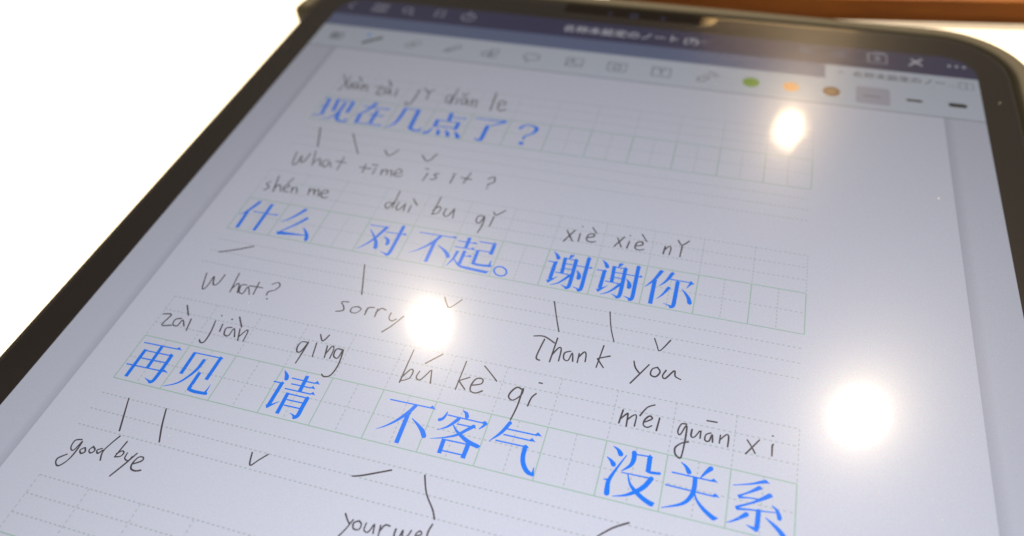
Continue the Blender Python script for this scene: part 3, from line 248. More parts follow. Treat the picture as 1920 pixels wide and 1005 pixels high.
HANDWRITING = [["xian",[["s",[[0.05,-0.934,3.6],[0.239,-0.632,3.6],[0.409,-0.378,3.6]]],["s",[[0.262,-0.898,3.6],[0.254,-0.538,3.6],[0.191,-0.27,3.6]]],["s",[[0.411,-0.635,3.6],[0.459,-0.401,3.6]]],["s",[[0.562,-0.686,3.6],[0.479,-0.636,3.6],[0.525,-0.466,3.6],[0.61,-0.42,3.6],[0.596,-0.628,3.6],[0.698,-0.419,3.6]]],["s",[[0.493,-0.945,3.6],[0.638,-0.766,3.6]]],["s",[[0.805,-0.385,3.6],[0.736,-0.638,3.6]]],["s",[[0.774,-0.499,3.6],[0.839,-0.64,3.6],[0.94,-0.394,3.6]]]]],["zai",[["s",[[1.13,-0.591,3.6],[1.286,-0.643,3.6],[1.248,-0.32,3.6],[1.422,-0.325,3.6]]],["s",[[1.48,-0.651,3.6],[1.394,-0.602,3.6],[1.434,-0.433,3.6],[1.53,-0.391,3.6],[1.525,-0.591,3.6],[1.633,-0.35,3.6]]],["s",[[1.728,-0.62,3.6],[1.767,-0.335,3.6]]],["s",[[1.359,-0.94,3.6],[1.512,-0.715,3.6]]]]],["ji",[["s",[[2.303,-0.739,3.4],[2.312,-0.369,3.4],[2.271,-0.087,3.4],[2.17,-0.053,3.4],[2.145,-0.163,3.4]]],["s",[[2.586,-0.704,3.4],[2.628,-0.361,3.4]]],["s",[[2.42,-0.807,3.4],[2.561,-0.668,3.4],[2.689,-0.807,3.4]]]]],["dian",[["s",[[3.209,-0.667,3.4],[3.113,-0.585,3.4],[3.138,-0.39,3.4],[3.234,-0.332,3.4],[3.254,-0.615,3.4]]],["s",[[3.279,-0.954,3.4],[3.294,-0.29,3.4]]],["s",[[3.413,-0.569,3.4],[3.436,-0.32,3.4]]],["s",[[3.609,-0.628,3.4],[3.521,-0.579,3.4],[3.541,-0.414,3.4],[3.635,-0.356,3.4],[3.653,-0.576,3.4],[3.74,-0.319,3.4]]],["s",[[3.449,-0.791,3.4],[3.543,-0.736,3.4],[3.614,-0.837,3.4]]],["s",[[3.844,-0.317,3.4],[3.78,-0.585,3.4]]],["s",[[3.804,-0.469,3.4],[3.908,-0.593,3.4],[3.948,-0.303,3.4]]]]],["le",[["s",[[4.303,-0.981,3.4],[4.367,-0.25,3.4]]],["s",[[4.506,-0.48,3.4],[4.67,-0.562,3.4],[4.593,-0.695,3.4],[4.502,-0.634,3.4],[4.509,-0.41,3.4],[4.61,-0.284,3.4],[4.735,-0.37,3.4]]]]],["tick",[["s",[[0.447,1.312,3.0],[0.717,2.004,3.0]]],["s",[[1.364,1.363,3.0],[1.54,1.642,3.0],[1.793,2.035,3.0]]]]],["tick",[["s",[[2.381,1.779,3.0],[2.557,1.942,3.0],[2.703,1.695,3.0]]],["s",[[3.331,1.758,3.0],[3.525,1.937,3.0],[3.655,1.649,3.0]]]]],["what",[["s",[[0.312,2.299,3.0],[0.399,2.688,3.0],[0.501,2.715,3.0],[0.497,2.398,3.0],[0.575,2.618,3.0],[0.647,2.571,3.0],[0.664,2.272,3.0]]],["s",[[0.746,2.152,3.0],[0.904,2.681,3.0]]],["s",[[0.885,2.58,3.0],[0.973,2.405,3.0],[1.084,2.641,3.0]]],["s",[[1.225,2.412,3.0],[1.105,2.451,3.0],[1.142,2.616,3.0],[1.247,2.653,3.0],[1.264,2.465,3.0],[1.369,2.638,3.0]]],["s",[[1.526,2.22,3.0],[1.556,2.688,3.0]]],["s",[[1.4,2.404,3.0],[1.663,2.413,3.0]]]]],["time",[["s",[[2.142,2.343,3.0],[2.18,2.638,3.0]]],["s",[[2.031,2.478,3.0],[2.331,2.484,3.0]]],["s",[[2.429,2.419,3.0],[2.433,2.641,3.0]]],["s",[[2.296,2.327,3.0],[2.446,2.331,3.0]]],["s",[[2.636,2.625,3.0],[2.599,2.442,3.0]]],["s",[[2.62,2.539,3.0],[2.695,2.42,3.0],[2.769,2.595,3.0]]],["s",[[2.734,2.514,3.0],[2.821,2.422,3.0],[2.887,2.61,3.0]]],["s",[[2.928,2.53,3.0],[3.077,2.437,3.0],[2.994,2.335,3.0],[2.928,2.428,3.0],[2.946,2.573,3.0],[3.07,2.593,3.0],[3.133,2.525,3.0]]]]],["is",[["s",[[3.684,2.336,3.0],[3.655,2.601,3.0]]],["s",[[3.573,2.194,3.0],[3.651,2.194,3.0]]],["s",[[3.945,2.29,3.0],[3.844,2.348,3.0],[3.936,2.433,3.0],[3.874,2.517,3.0],[3.807,2.509,3.0]]]]],["it",[["s",[[4.302,2.268,3.0],[4.298,2.543,3.0]]],["s",[[4.26,2.219,3.0],[4.331,2.215,3.0]]],["s",[[4.655,2.101,3.0],[4.594,2.476,3.0]]],["s",[[4.49,2.314,3.0],[4.728,2.319,3.0]]]]],["question_mark",[["s",[[5.096,2.218,3.0],[5.212,2.122,3.0],[5.263,2.284,3.0],[5.158,2.389,3.0],[5.157,2.446,3.0]]],["s",[[5.158,2.525,3.0],[5.18,2.532,3.0]]]]],["shen",[["s",[[0.224,3.424,3.0],[0.148,3.5,3.0],[0.264,3.591,3.0],[0.2,3.71,3.0]]],["s",[[0.311,3.184,3.0],[0.429,3.704,3.0]]],["s",[[0.407,3.616,3.0],[0.471,3.456,3.0],[0.607,3.669,3.0]]],["s",[[0.617,3.569,3.0],[0.726,3.492,3.0],[0.663,3.413,3.0],[0.608,3.513,3.0],[0.674,3.636,3.0],[0.784,3.635,3.0]]],["s",[[0.635,3.36,3.0],[0.687,3.189,3.0]]],["s",[[0.859,3.64,3.0],[0.815,3.483,3.0]]],["s",[[0.833,3.566,3.0],[0.898,3.453,3.0],[0.986,3.623,3.0]]]]],["me",[["s",[[1.276,3.631,3.0],[1.224,3.419,3.0]]],["s",[[1.256,3.55,3.0],[1.326,3.419,3.0],[1.415,3.599,3.0]]],["s",[[1.373,3.523,3.0],[1.439,3.411,3.0],[1.524,3.608,3.0]]],["s",[[1.572,3.535,3.0],[1.689,3.468,3.0],[1.648,3.392,3.0],[1.55,3.449,3.0],[1.581,3.595,3.0],[1.696,3.637,3.0],[1.755,3.595,3.0]]]]],["dui",[["s",[[3.279,3.446,3.0],[3.158,3.463,3.0],[3.144,3.571,3.0],[3.23,3.633,3.0],[3.294,3.415,3.0]]],["s",[[3.29,3.052,3.0],[3.324,3.6,3.0]]],["s",[[3.411,3.388,3.0],[3.404,3.566,3.0],[3.483,3.623,3.0],[3.551,3.45,3.0]]],["s",[[3.563,3.409,3.0],[3.6,3.618,3.0]]],["s",[[3.71,3.43,3.0],[3.718,3.639,3.0]]],["s",[[3.677,3.217,3.0],[3.834,3.396,3.0]]]]],["bu",[["s",[[4.264,3.021,3.0],[4.254,3.595,3.0]]],["s",[[4.235,3.471,3.0],[4.311,3.329,3.0],[4.388,3.382,3.0],[4.362,3.522,3.0],[4.256,3.59,3.0]]],["s",[[4.503,3.356,3.0],[4.499,3.528,3.0],[4.595,3.58,3.0],[4.672,3.365,3.0]]],["s",[[4.678,3.315,3.0],[4.734,3.595,3.0]]]]],["qi",[["s",[[5.397,3.399,3.0],[5.266,3.403,3.0],[5.254,3.564,3.0],[5.346,3.615,3.0],[5.396,3.41,3.0],[5.423,3.654,3.0],[5.395,3.901,3.0]]],["s",[[5.594,3.369,3.0],[5.582,3.653,3.0]]],["s",[[5.546,3.216,3.0],[5.625,3.299,3.0],[5.78,3.12,3.0]]]]],["tick",[["s",[[0.231,5.697,3.4],[0.597,5.531,3.4],[0.88,5.373,3.4]]]]],["tick",[["s",[[3.424,5.305,3.4],[3.582,5.741,3.4],[3.695,6.059,3.4]]]]],["tick",[["s",[[5.327,5.732,3.0],[5.425,5.889,3.0],[5.516,5.953,3.0],[5.679,5.711,3.0]]]]],["what",[["s",[[0.303,6.291,3.0],[0.442,6.684,3.0],[0.509,6.604,3.0],[0.505,6.336,3.0],[0.601,6.531,3.0],[0.688,6.501,3.0],[0.707,6.241,3.0]]],["s",[[0.979,6.137,3.0],[1.052,6.636,3.0]]],["s",[[1.039,6.549,3.0],[1.115,6.384,3.0],[1.212,6.615,3.0]]],["s",[[1.297,6.385,3.0],[1.192,6.416,3.0],[1.232,6.583,3.0],[1.332,6.604,3.0],[1.347,6.419,3.0],[1.474,6.6,3.0]]],["s",[[1.512,6.256,3.0],[1.554,6.581,3.0]]],["s",[[1.363,6.392,3.0],[1.655,6.376,3.0]]],["s",[[1.799,6.25,3.0],[1.897,6.172,3.0],[1.974,6.244,3.0],[1.928,6.369,3.0],[1.823,6.439,3.0],[1.825,6.537,3.0]]],["s",[[1.871,6.615,3.0],[1.893,6.614,3.0]]]]],["sorry",[["s",[[3.522,6.299,3.0],[3.386,6.332,3.0],[3.473,6.424,3.0],[3.503,6.52,3.0],[3.376,6.577,3.0]]],["s",[[3.766,6.361,3.0],[3.656,6.409,3.0],[3.661,6.515,3.0],[3.777,6.52,3.0],[3.84,6.407,3.0],[3.75,6.365,3.0]]],["s",[[3.956,6.348,3.0],[3.963,6.517,3.0]]],["s",[[3.947,6.432,3.0],[3.978,6.334,3.0],[4.08,6.309,3.0]]],["s",[[4.156,6.321,3.0],[4.173,6.516,3.0]]],["s",[[4.154,6.423,3.0],[4.22,6.297,3.0],[4.325,6.313,3.0]]],["s",[[4.451,6.355,3.0],[4.455,6.48,3.0],[4.536,6.535,3.0],[4.605,6.468,3.0]]],["s",[[4.719,6.373,3.0],[4.582,6.643,3.0],[4.453,6.826,3.0]]]]],["xie",[["s",[[7.211,3.398,3.0],[7.3,3.541,3.0],[7.388,3.682,3.0]]],["s",[[7.374,3.36,3.0],[7.211,3.724,3.0]]],["s",[[7.499,3.433,3.0],[7.507,3.654,3.0]]],["s",[[7.498,3.223,3.0],[7.51,3.225,3.0]]],["s",[[7.655,3.518,3.0],[7.791,3.451,3.0],[7.768,3.38,3.0],[7.671,3.429,3.0],[7.66,3.572,3.0],[7.75,3.621,3.0],[7.856,3.586,3.0]]],["s",[[7.718,3.202,3.0],[7.831,3.355,3.0]]]]],["xie",[["s",[[8.274,3.378,3.0],[8.391,3.618,3.0]]],["s",[[8.404,3.322,3.0],[8.252,3.627,3.0]]],["s",[[8.528,3.418,3.0],[8.505,3.616,3.0]]],["s",[[8.508,3.257,3.0],[8.519,3.26,3.0]]],["s",[[8.663,3.529,3.0],[8.797,3.463,3.0],[8.776,3.379,3.0],[8.68,3.427,3.0],[8.669,3.582,3.0],[8.759,3.619,3.0],[8.845,3.579,3.0]]],["s",[[8.746,3.166,3.0],[8.868,3.348,3.0]]]]],["ni",[["s",[[9.252,3.395,3.0],[9.241,3.611,3.0]]],["s",[[9.243,3.514,3.0],[9.328,3.377,3.0],[9.37,3.425,3.0],[9.36,3.611,3.0]]],["s",[[9.58,3.317,3.0],[9.574,3.618,3.0]]],["s",[[9.483,3.168,3.0],[9.572,3.285,3.0],[9.702,3.136,3.0]]]]],["tick",[["s",[[7.429,5.334,3.0],[7.561,5.695,3.0],[7.687,6.015,3.0]]]]],["tick",[["s",[[8.509,5.327,3.0],[8.605,5.706,3.0],[8.718,5.999,3.0]]]]],["tick",[["s",[[9.418,5.745,3.0],[9.484,5.887,3.0],[9.553,5.994,3.0],[9.704,5.718,3.0]]]]],["thank",[["s",[[7.266,6.222,3.2],[7.452,6.187,3.2],[7.671,6.285,3.2]]],["s",[[7.475,6.25,3.2],[7.432,6.596,3.2],[7.442,6.702,3.2],[7.505,6.724,3.2]]],["s",[[7.702,6.165,3.2],[7.689,6.713,3.2]]],["s",[[7.693,6.558,3.2],[7.774,6.374,3.2],[7.828,6.399,3.2],[7.841,6.655,3.2]]],["s",[[8.007,6.393,3.2],[7.906,6.458,3.2],[7.922,6.589,3.2],[8.004,6.603,3.2],[8.04,6.424,3.2],[8.088,6.6,3.2]]],["s",[[8.164,6.404,3.2],[8.174,6.609,3.2]]],["s",[[8.167,6.496,3.2],[8.244,6.353,3.2],[8.289,6.4,3.2],[8.306,6.557,3.2]]],["s",[[8.559,6.126,3.2],[8.522,6.627,3.2]]],["s",[[8.713,6.328,3.2],[8.519,6.427,3.2]]],["s",[[8.507,6.441,3.2],[8.646,6.603,3.2]]]]],["you",[["s",[[9.146,6.33,3.2],[9.191,6.458,3.2],[9.275,6.556,3.2]]],["s",[[9.418,6.341,3.2],[9.288,6.582,3.2],[9.164,6.807,3.2]]],["s",[[9.572,6.362,3.2],[9.486,6.421,3.2],[9.477,6.545,3.2],[9.569,6.566,3.2],[9.628,6.448,3.2],[9.567,6.363,3.2]]],["s",[[9.724,6.39,3.2],[9.681,6.519,3.2],[9.738,6.56,3.2],[9.865,6.362,3.2],[9.896,6.475,3.2],[9.997,6.519,3.2]]]]],["zai",[["s",[[0.045,7.462,3.2],[0.216,7.443,3.2],[0.17,7.708,3.2],[0.368,7.673,3.2]]],["s",[[0.464,7.475,3.2],[0.364,7.523,3.2],[0.384,7.646,3.2],[0.49,7.652,3.2],[0.513,7.5,3.2],[0.622,7.628,3.2]]],["s",[[0.667,7.439,3.2],[0.73,7.714,3.2]]],["s",[[0.393,7.155,3.2],[0.559,7.373,3.2]]]]],["jian",[["s",[[1.168,7.361,3.2],[1.223,7.628,3.2],[1.228,7.86,3.2],[1.165,7.898,3.2],[1.108,7.847,3.2]]],["s",[[1.352,7.406,3.2],[1.386,7.574,3.2]]],["s",[[1.57,7.429,3.2],[1.471,7.476,3.2],[1.51,7.614,3.2],[1.608,7.621,3.2],[1.627,7.438,3.2],[1.738,7.619,3.2]]],["s",[[1.745,7.422,3.2],[1.844,7.68,3.2]]],["s",[[1.817,7.6,3.2],[1.887,7.422,3.2],[1.931,7.451,3.2],[1.955,7.675,3.2]]],["s",[[1.587,7.166,3.2],[1.753,7.375,3.2]]],["s",[[1.216,7.22,3.2],[1.229,7.222,3.2]]],["s",[[1.464,7.251,3.2],[1.477,7.252,3.2]]]]],["qing",[["s",[[3.176,7.396,3.2],[3.069,7.409,3.2],[3.037,7.525,3.2],[3.079,7.634,3.2],[3.153,7.611,3.2],[3.196,7.369,3.2],[3.192,7.614,3.2],[3.177,7.882,3.2]]],["s",[[3.356,7.372,3.2],[3.416,7.672,3.2]]],["s",[[3.335,7.16,3.2],[3.446,7.294,3.2],[3.51,7.138,3.2]]],["s",[[3.585,7.379,3.2],[3.646,7.635,3.2]]],["s",[[3.63,7.555,3.2],[3.679,7.364,3.2],[3.733,7.415,3.2],[3.751,7.629,3.2]]],["s",[[3.911,7.391,3.2],[3.786,7.402,3.2],[3.796,7.555,3.2],[3.895,7.585,3.2],[3.914,7.382,3.2],[3.969,7.711,3.2],[3.933,7.956,3.2],[3.828,8.022,3.2],[3.762,7.983,3.2]]]]],["tick",[["s",[[0.573,9.323,3.2],[0.703,9.647,3.2],[0.821,9.939,3.2]]]]],["tick",[["s",[[1.375,9.345,3.4],[1.501,9.664,3.4],[1.642,9.952,3.4]]]]],["tick",[["s",[[3.319,9.717,3.0],[3.399,9.936,3.0],[3.495,9.816,3.0],[3.599,9.682,3.0]]]]],["goodbye",[["s",[[0.283,10.258,3.2],[0.175,10.302,3.2],[0.19,10.436,3.2],[0.273,10.469,3.2],[0.313,10.279,3.2],[0.325,10.493,3.2],[0.295,10.667,3.2],[0.213,10.784,3.2],[0.133,10.756,3.2],[0.104,10.67,3.2],[0.213,10.563,3.2]]],["s",[[0.428,10.38,3.2],[0.384,10.44,3.2],[0.439,10.488,3.2],[0.488,10.444,3.2],[0.444,10.379,3.2]]],["s",[[0.568,10.322,3.2],[0.537,10.4,3.2],[0.601,10.44,3.2],[0.64,10.373,3.2],[0.568,10.322,3.2]]],["s",[[0.745,10.314,3.2],[0.676,10.363,3.2],[0.727,10.413,3.2],[0.773,10.338,3.2]]],["s",[[0.898,10.03,3.2],[0.833,10.195,3.2],[0.793,10.364,3.2],[0.851,10.511,3.2]]],["s",[[1.088,10.09,3.2],[1.054,10.393,3.2]]],["s",[[1.051,10.334,3.2],[1.115,10.264,3.2],[1.167,10.291,3.2],[1.144,10.363,3.2],[1.057,10.392,3.2]]],["s",[[1.228,10.275,3.2],[1.242,10.371,3.2],[1.324,10.396,3.2],[1.352,10.312,3.2]]],["s",[[1.397,10.237,3.2],[1.315,10.451,3.2],[1.199,10.715,3.2]]],["s",[[1.433,10.435,3.2],[1.56,10.34,3.2],[1.547,10.276,3.2],[1.465,10.297,3.2],[1.431,10.423,3.2],[1.467,10.509,3.2],[1.557,10.528,3.2],[1.646,10.495,3.2]]]]],["bu",[["s",[[5.201,7.061,3.0],[5.21,7.793,3.0]]],["s",[[5.211,7.68,3.0],[5.305,7.488,3.0],[5.365,7.519,3.0],[5.347,7.673,3.0],[5.216,7.76,3.0]]],["s",[[5.478,7.481,3.0],[5.464,7.62,3.0],[5.555,7.651,3.0],[5.664,7.42,3.0]]],["s",[[5.683,7.407,3.0],[5.756,7.676,3.0]]],["s",[[5.518,7.297,3.0],[5.755,7.032,3.0]]]]],["ke",[["s",[[6.232,7.07,3.2],[6.231,7.687,3.2]]],["s",[[6.4,7.383,3.2],[6.223,7.508,3.2]]],["s",[[6.232,7.501,3.2],[6.393,7.646,3.2]]],["s",[[6.482,7.535,3.2],[6.638,7.465,3.2],[6.637,7.367,3.2],[6.526,7.382,3.2],[6.476,7.519,3.2],[6.496,7.645,3.2],[6.596,7.672,3.2],[6.701,7.602,3.2]]],["s",[[6.585,7.087,3.2],[6.741,7.215,3.2],[6.888,7.343,3.2]]]]],["qi",[["s",[[7.384,7.405,3.4],[7.282,7.375,3.4],[7.206,7.473,3.4],[7.184,7.599,3.4],[7.28,7.647,3.4],[7.392,7.498,3.4],[7.383,7.375,3.4],[7.384,7.726,3.4],[7.346,8.034,3.4]]],["s",[[7.633,7.42,3.4],[7.576,7.52,3.4],[7.554,7.695,3.4]]],["s",[[7.627,7.191,3.4],[7.682,7.19,3.4]]]]],["tick",[["s",[[5.146,9.677,3.2],[5.313,9.618,3.2],[5.73,9.414,3.2]]]]],["tick",[["s",[[6.295,9.362,3.4],[6.429,9.642,3.4],[6.62,9.873,3.4],[6.703,10.012,3.4]]]]],["yourwel",[["s",[[5.314,10.292,3.0],[5.391,10.381,3.0],[5.447,10.427,3.0]]],["s",[[5.473,10.352,3.0],[5.42,10.519,3.0],[5.36,10.652,3.0]]],["s",[[5.573,10.342,3.0],[5.503,10.395,3.0],[5.535,10.481,3.0],[5.624,10.471,3.0],[5.625,10.38,3.0],[5.567,10.344,3.0]]],["s",[[5.696,10.344,3.0],[5.705,10.459,3.0],[5.781,10.472,3.0],[5.818,10.345,3.0]]],["s",[[5.831,10.334,3.0],[5.864,10.473,3.0]]],["s",[[5.93,10.325,3.0],[5.955,10.485,3.0]]],["s",[[5.946,10.418,3.0],[5.993,10.301,3.0],[6.073,10.296,3.0]]],["s",[[6.183,10.314,3.0],[6.193,10.428,3.0],[6.269,10.43,3.0],[6.294,10.301,3.0],[6.321,10.4,3.0],[6.389,10.385,3.0],[6.423,10.273,3.0]]],["s",[[6.52,10.34,3.0],[6.593,10.294,3.0],[6.558,10.246,3.0],[6.508,10.31,3.0],[6.528,10.387,3.0]]],["s",[[6.704,10.097,3.0],[6.68,10.214,3.0],[6.689,10.343,3.0]]]]],["tick",[["s",[[9.604,9.294,3.2],[9.393,9.429,3.2],[9.187,9.621,3.2]]]]],["mei",[["s",[[9.149,7.369,3.2],[9.125,7.63,3.2]]],["s",[[9.139,7.547,3.2],[9.225,7.421,3.2],[9.244,7.448,3.2],[9.254,7.66,3.2]]],["s",[[9.252,7.533,3.2],[9.336,7.425,3.2],[9.386,7.428,3.2],[9.386,7.626,3.2]]],["s",[[9.442,7.404,3.2],[9.534,7.218,3.2],[9.65,7.138,3.2]]],["s",[[9.542,7.506,3.2],[9.649,7.415,3.2],[9.601,7.373,3.2],[9.534,7.461,3.2],[9.525,7.565,3.2],[9.593,7.598,3.2],[9.663,7.548,3.2]]],["s",[[9.767,7.372,3.2],[9.75,7.62,3.2]]]]],["guan",[["s",[[10.213,7.374,3.2],[10.131,7.395,3.2],[10.093,7.54,3.2],[10.138,7.597,3.2],[10.217,7.398,3.2],[10.231,7.619,3.2],[10.218,7.926,3.2],[10.192,8.022,3.2],[10.112,7.968,3.2],[10.095,7.853,3.2],[10.18,7.749,3.2],[10.283,7.697,3.2]]],["s",[[10.314,7.451,3.2],[10.314,7.576,3.2],[10.368,7.583,3.2],[10.436,7.451,3.2]]],["s",[[10.459,7.445,3.2],[10.46,7.581,3.2]]],["s",[[10.618,7.441,3.2],[10.546,7.491,3.2],[10.539,7.594,3.2],[10.605,7.598,3.2],[10.642,7.466,3.2],[10.663,7.604,3.2]]],["s",[[10.533,7.224,3.2],[10.691,7.215,3.2]]],["s",[[10.773,7.441,3.2],[10.77,7.592,3.2]]],["s",[[10.774,7.53,3.2],[10.865,7.408,3.2],[10.905,7.443,3.2],[10.905,7.626,3.2]]]]],["xi",[["s",[[11.2,7.422,3.2],[11.267,7.516,3.2],[11.337,7.633,3.2]]],["s",[[11.388,7.373,3.2],[11.196,7.676,3.2]]],["s",[[11.611,7.396,3.2],[11.593,7.431,3.2],[11.597,7.615,3.2]]],["s",[[11.586,7.245,3.2],[11.594,7.246,3.2]]]]]]

# ------------------------------------------------------------------ materials
M_WHITE_UI = glow('lit_toolbar_white', (0.40, 0.43, 0.50))
M_CANVAS = glow('lit_canvas_grey', (0.385, 0.398, 0.475))
M_PAGE = glow('lit_page_white', (0.445, 0.457, 0.540))
M_SHADE = glow('lit_page_edge_shadow', (0.225, 0.235, 0.29))
M_NAVY = glow('lit_navigation_navy', (0.032, 0.032, 0.085))
M_SLATE = glow('lit_tab_slate', (0.105, 0.130, 0.230))
M_BAR_ICON = glow('lit_pale_icon', (0.26, 0.26, 0.33))
M_BAR_TEXT = glow('lit_title_text', (0.50, 0.50, 0.56))
M_GREY_ICON = glow('lit_grey_icon', (0.13, 0.14, 0.17))
M_DARK_ICON = glow('lit_dark_icon', (0.015, 0.02, 0.025))
M_BLUE_PIX = glow('lit_blue_ink', (0.005, 0.145, 0.68))
M_HAND = glow('lit_pen_ink', (0.048, 0.042, 0.052))
M_GRID = glow('lit_green_grid', (0.265, 0.375, 0.33))
M_DASH = glow('lit_dashed_grid', (0.32, 0.355, 0.385))
M_GREEN = glow('lit_green_swatch', (0.13, 0.27, 0.02))
M_ORANGE = glow('lit_orange_swatch', (0.75, 0.32, 0.08))
M_BROWN = glow('lit_brown_swatch', (0.17, 0.062, 0.012))
M_BROWN_IN = glow('lit_brown_swatch_centre', (0.27, 0.14, 0.05))
M_SEL = glow('lit_selected_cell', (0.30, 0.295, 0.36))
M_UI_LINE = glow('lit_toolbar_rule', (0.20, 0.21, 0.25))

M_BEZEL = pbr('black_glass', (0.004, 0.003, 0.003), 0.04, spec=0.4)
M_METAL = pbr('space_grey_aluminium', (0.10, 0.10, 0.105), 0.4, metallic=1.0, bump=(6000, 0.15, 0.00002))
M_CASE = pbr('olive_grey_rubber', (0.040, 0.037, 0.028), 0.8, spec=0.25, bump=(5000, 0.3, 0.00003), noise_col=(900, (0.035, 0.032, 0.025)))
M_GASKET = pbr('black_gap_rubber', (0.006, 0.006, 0.006), 0.8)
M_LENS = pbr('lens_glass', (0.01, 0.012, 0.03), 0.08, spec=0.9)
M_TABLE = pbr('white_table_laminate', (0.82, 0.80, 0.77), 0.45, bump=(1500, 0.08, 0.00005), noise_col=(30, (0.80, 0.78, 0.74)))
M_DUST = pbr('dust', (0.4, 0.4, 0.4), 0.9)

# the paper-feel film: clear, with a matte embossed face that mirrors the lamps softly
def film_material():
    mt, nt, out = mat_new('matte_paper_film')
    N = nt.nodes.new; L = nt.links.new
    tc = N('ShaderNodeTexCoord')
    n = N('ShaderNodeTexNoise'); n.inputs['Scale'].default_value = 5200; n.inputs['Detail'].default_value = 2
    L(tc.outputs['Object'], n.inputs['Vector'])
    bp = N('ShaderNodeBump'); bp.inputs['Strength'].default_value = 0.3; bp.inputs['Distance'].default_value = 0.00001
    L(n.outputs['Fac'], bp.inputs['Height'])
    mg = None
    # four lobes of the embossed face: clear image, near glow, halo, wide haze
    for rough, weight in ((0.05, 0.06), (0.17, 0.05), (0.24, 0.12), (0.36, 0.045)):
        g_ = N('ShaderNodeBsdfAnisotropic'); g_.distribution = 'GGX'
        g_.inputs['Roughness'].default_value = rough
        g_.inputs['Color'].default_value = (weight, weight, weight, 1)
        L(bp.outputs[0], g_.inputs['Normal'])
        if mg is None: mg = g_
        else:
            ad = N('ShaderNodeAddShader'); L(mg.outputs[0], ad.inputs[0]); L(g_.outputs[0], ad.inputs[1]); mg = ad
    fr = N('ShaderNodeFresnel'); fr.inputs['IOR'].default_value = 1.32
    tr = N('ShaderNodeBsdfTransparent')
    # the fine grain of the face makes the pixels behind it sparkle
    ns = N('ShaderNodeTexNoise'); ns.inputs['Scale'].default_value = 3600; ns.inputs['Detail'].default_value = 3
    L(tc.outputs['Object'], ns.inputs['Vector'])
    mc = N('ShaderNodeMapRange'); mc.data_type = 'FLOAT_VECTOR'
    for s_, val in ((7, 0.3), (8, 0.7), (9, 0.93), (10, 1.03)): mc.inputs[s_].default_value = (val, val, val)
    L(ns.outputs['Color'], mc.inputs[6]); L(mc.outputs[1], tr.inputs['Color'])
    mx = N('ShaderNodeMixShader')
    L(fr.outputs[0], mx.inputs[0]); L(tr.outputs[0], mx.inputs[1]); L(mg.outputs[0], mx.inputs[2])
    # faint milky scatter of the frosted face
    df = N('ShaderNodeBsdfDiffuse'); df.inputs['Color'].default_value = (0.62, 0.72, 1.0, 1)
    m2 = N('ShaderNodeMixShader'); m2.inputs[0].default_value = 0.006
    L(mx.outputs[0], m2.inputs[1]); L(df.outputs[0], m2.inputs[2])
    L(m2.outputs[0], out.inputs[0])
    return mt
M_FILM = film_material()

def wood_material():
    mt, nt, out = mat_new('varnished_wood')
    N = nt.nodes.new; L = nt.links.new
    tc = N('ShaderNodeTexCoord'); mp = N('ShaderNodeMapping'); mp.inputs['Scale'].default_value = (6, 90, 90)
    L(tc.outputs['Object'], mp.inputs['Vector'])
    n = N('ShaderNodeTexNoise'); n.inputs['Scale'].default_value = 3; n.inputs['Detail'].default_value = 6
    L(mp.outputs[0], n.inputs['Vector'])
    r = N('ShaderNodeValToRGB')
    r.color_ramp.elements[0].position = 0.3; r.color_ramp.elements[1].position = 0.7
    r.color_ramp.elements[0].color = (0.10, 0.028, 0.0015, 1); r.color_ramp.elements[1].color = (0.16, 0.050, 0.003, 1)
    L(n.outputs['Fac'], r.inputs[0])
    b = N('ShaderNodeBsdfPrincipled'); b.inputs['Specular IOR Level'].default_value = 0.15; b.inputs['Roughness'].default_value = 0.6
    L(r.outputs[0], b.inputs['Base Color']); L(b.outputs[0], out.inputs[0])
    return mt
M_WOOD = wood_material()

# ------------------------------------------------------------------ table top
TZ = -0.75
def slab(name, x0, x1, y0, y1, z0, z1, mat):
    v = [(x, y, z) for z in (z0, z1) for (x, y) in rect(x0, x1, y0, y1)]
    f = [(0, 1, 2, 3), (4, 5, 6, 7), (0, 1, 5, 4), (1, 2, 6, 5), (2, 3, 7, 6), (3, 0, 4, 7)]
    return mesh_obj(name, v, f, mat)
table = slab('table_top', -75, 75, -70, 45, TZ - 2.6, TZ, M_TABLE)
tag(table, kind='structure')

# ------------------------------------------------------------------ wooden board behind the tablet
a = math.atan(0.137)
ux, uy = math.cos(a), -math.sin(a)          # along the board, on the page
nx, ny = -math.sin(a), -math.cos(a)         # away from the tablet
def bp_(s, d, z): return (14.98 + ux * s + nx * d, -7.92 + uy * s + ny * d, z)
bm = bmesh.new()
sec = [(0.0, TZ), (0.0, -0.16), (0.03, -0.11), (0.08, -0.09), (9.0, -0.09), (9.0, TZ)]
rings = []
for s in (-9, 16):
    rings.append([bm.verts.new(Vector((p[0] * CELL, -p[1] * CELL, p[2] * CELL))) for p in (bp_(s, d, z) for d, z in sec)])
for i in range(len(sec)):
    j = (i + 1) % len(sec)
    bm.faces.new((rings[0][i], rings[0][j], rings[1][j], rings[1][i]))
bm.faces.new(rings[0]); bm.faces.new(rings[1])
bmesh.ops.recalc_face_normals(bm, faces=bm.faces)
me = bpy.data.meshes.new('wooden_board'); bm.to_mesh(me); bm.free(); me.materials.append(M_WOOD)
board = bpy.data.objects.new('wooden_board', me); C.objects.link(board)
tag(board, 'reddish brown wooden board lying on the white table behind the tablet', 'wooden board')

# ------------------------------------------------------------------ tablet
tablet = bpy.data.objects.new('tablet', None); C.objects.link(tablet)
tablet.location = (0, 0, 0)
tag(tablet, 'lit tablet in dark case showing handwritten Chinese practice notes', 'tablet')

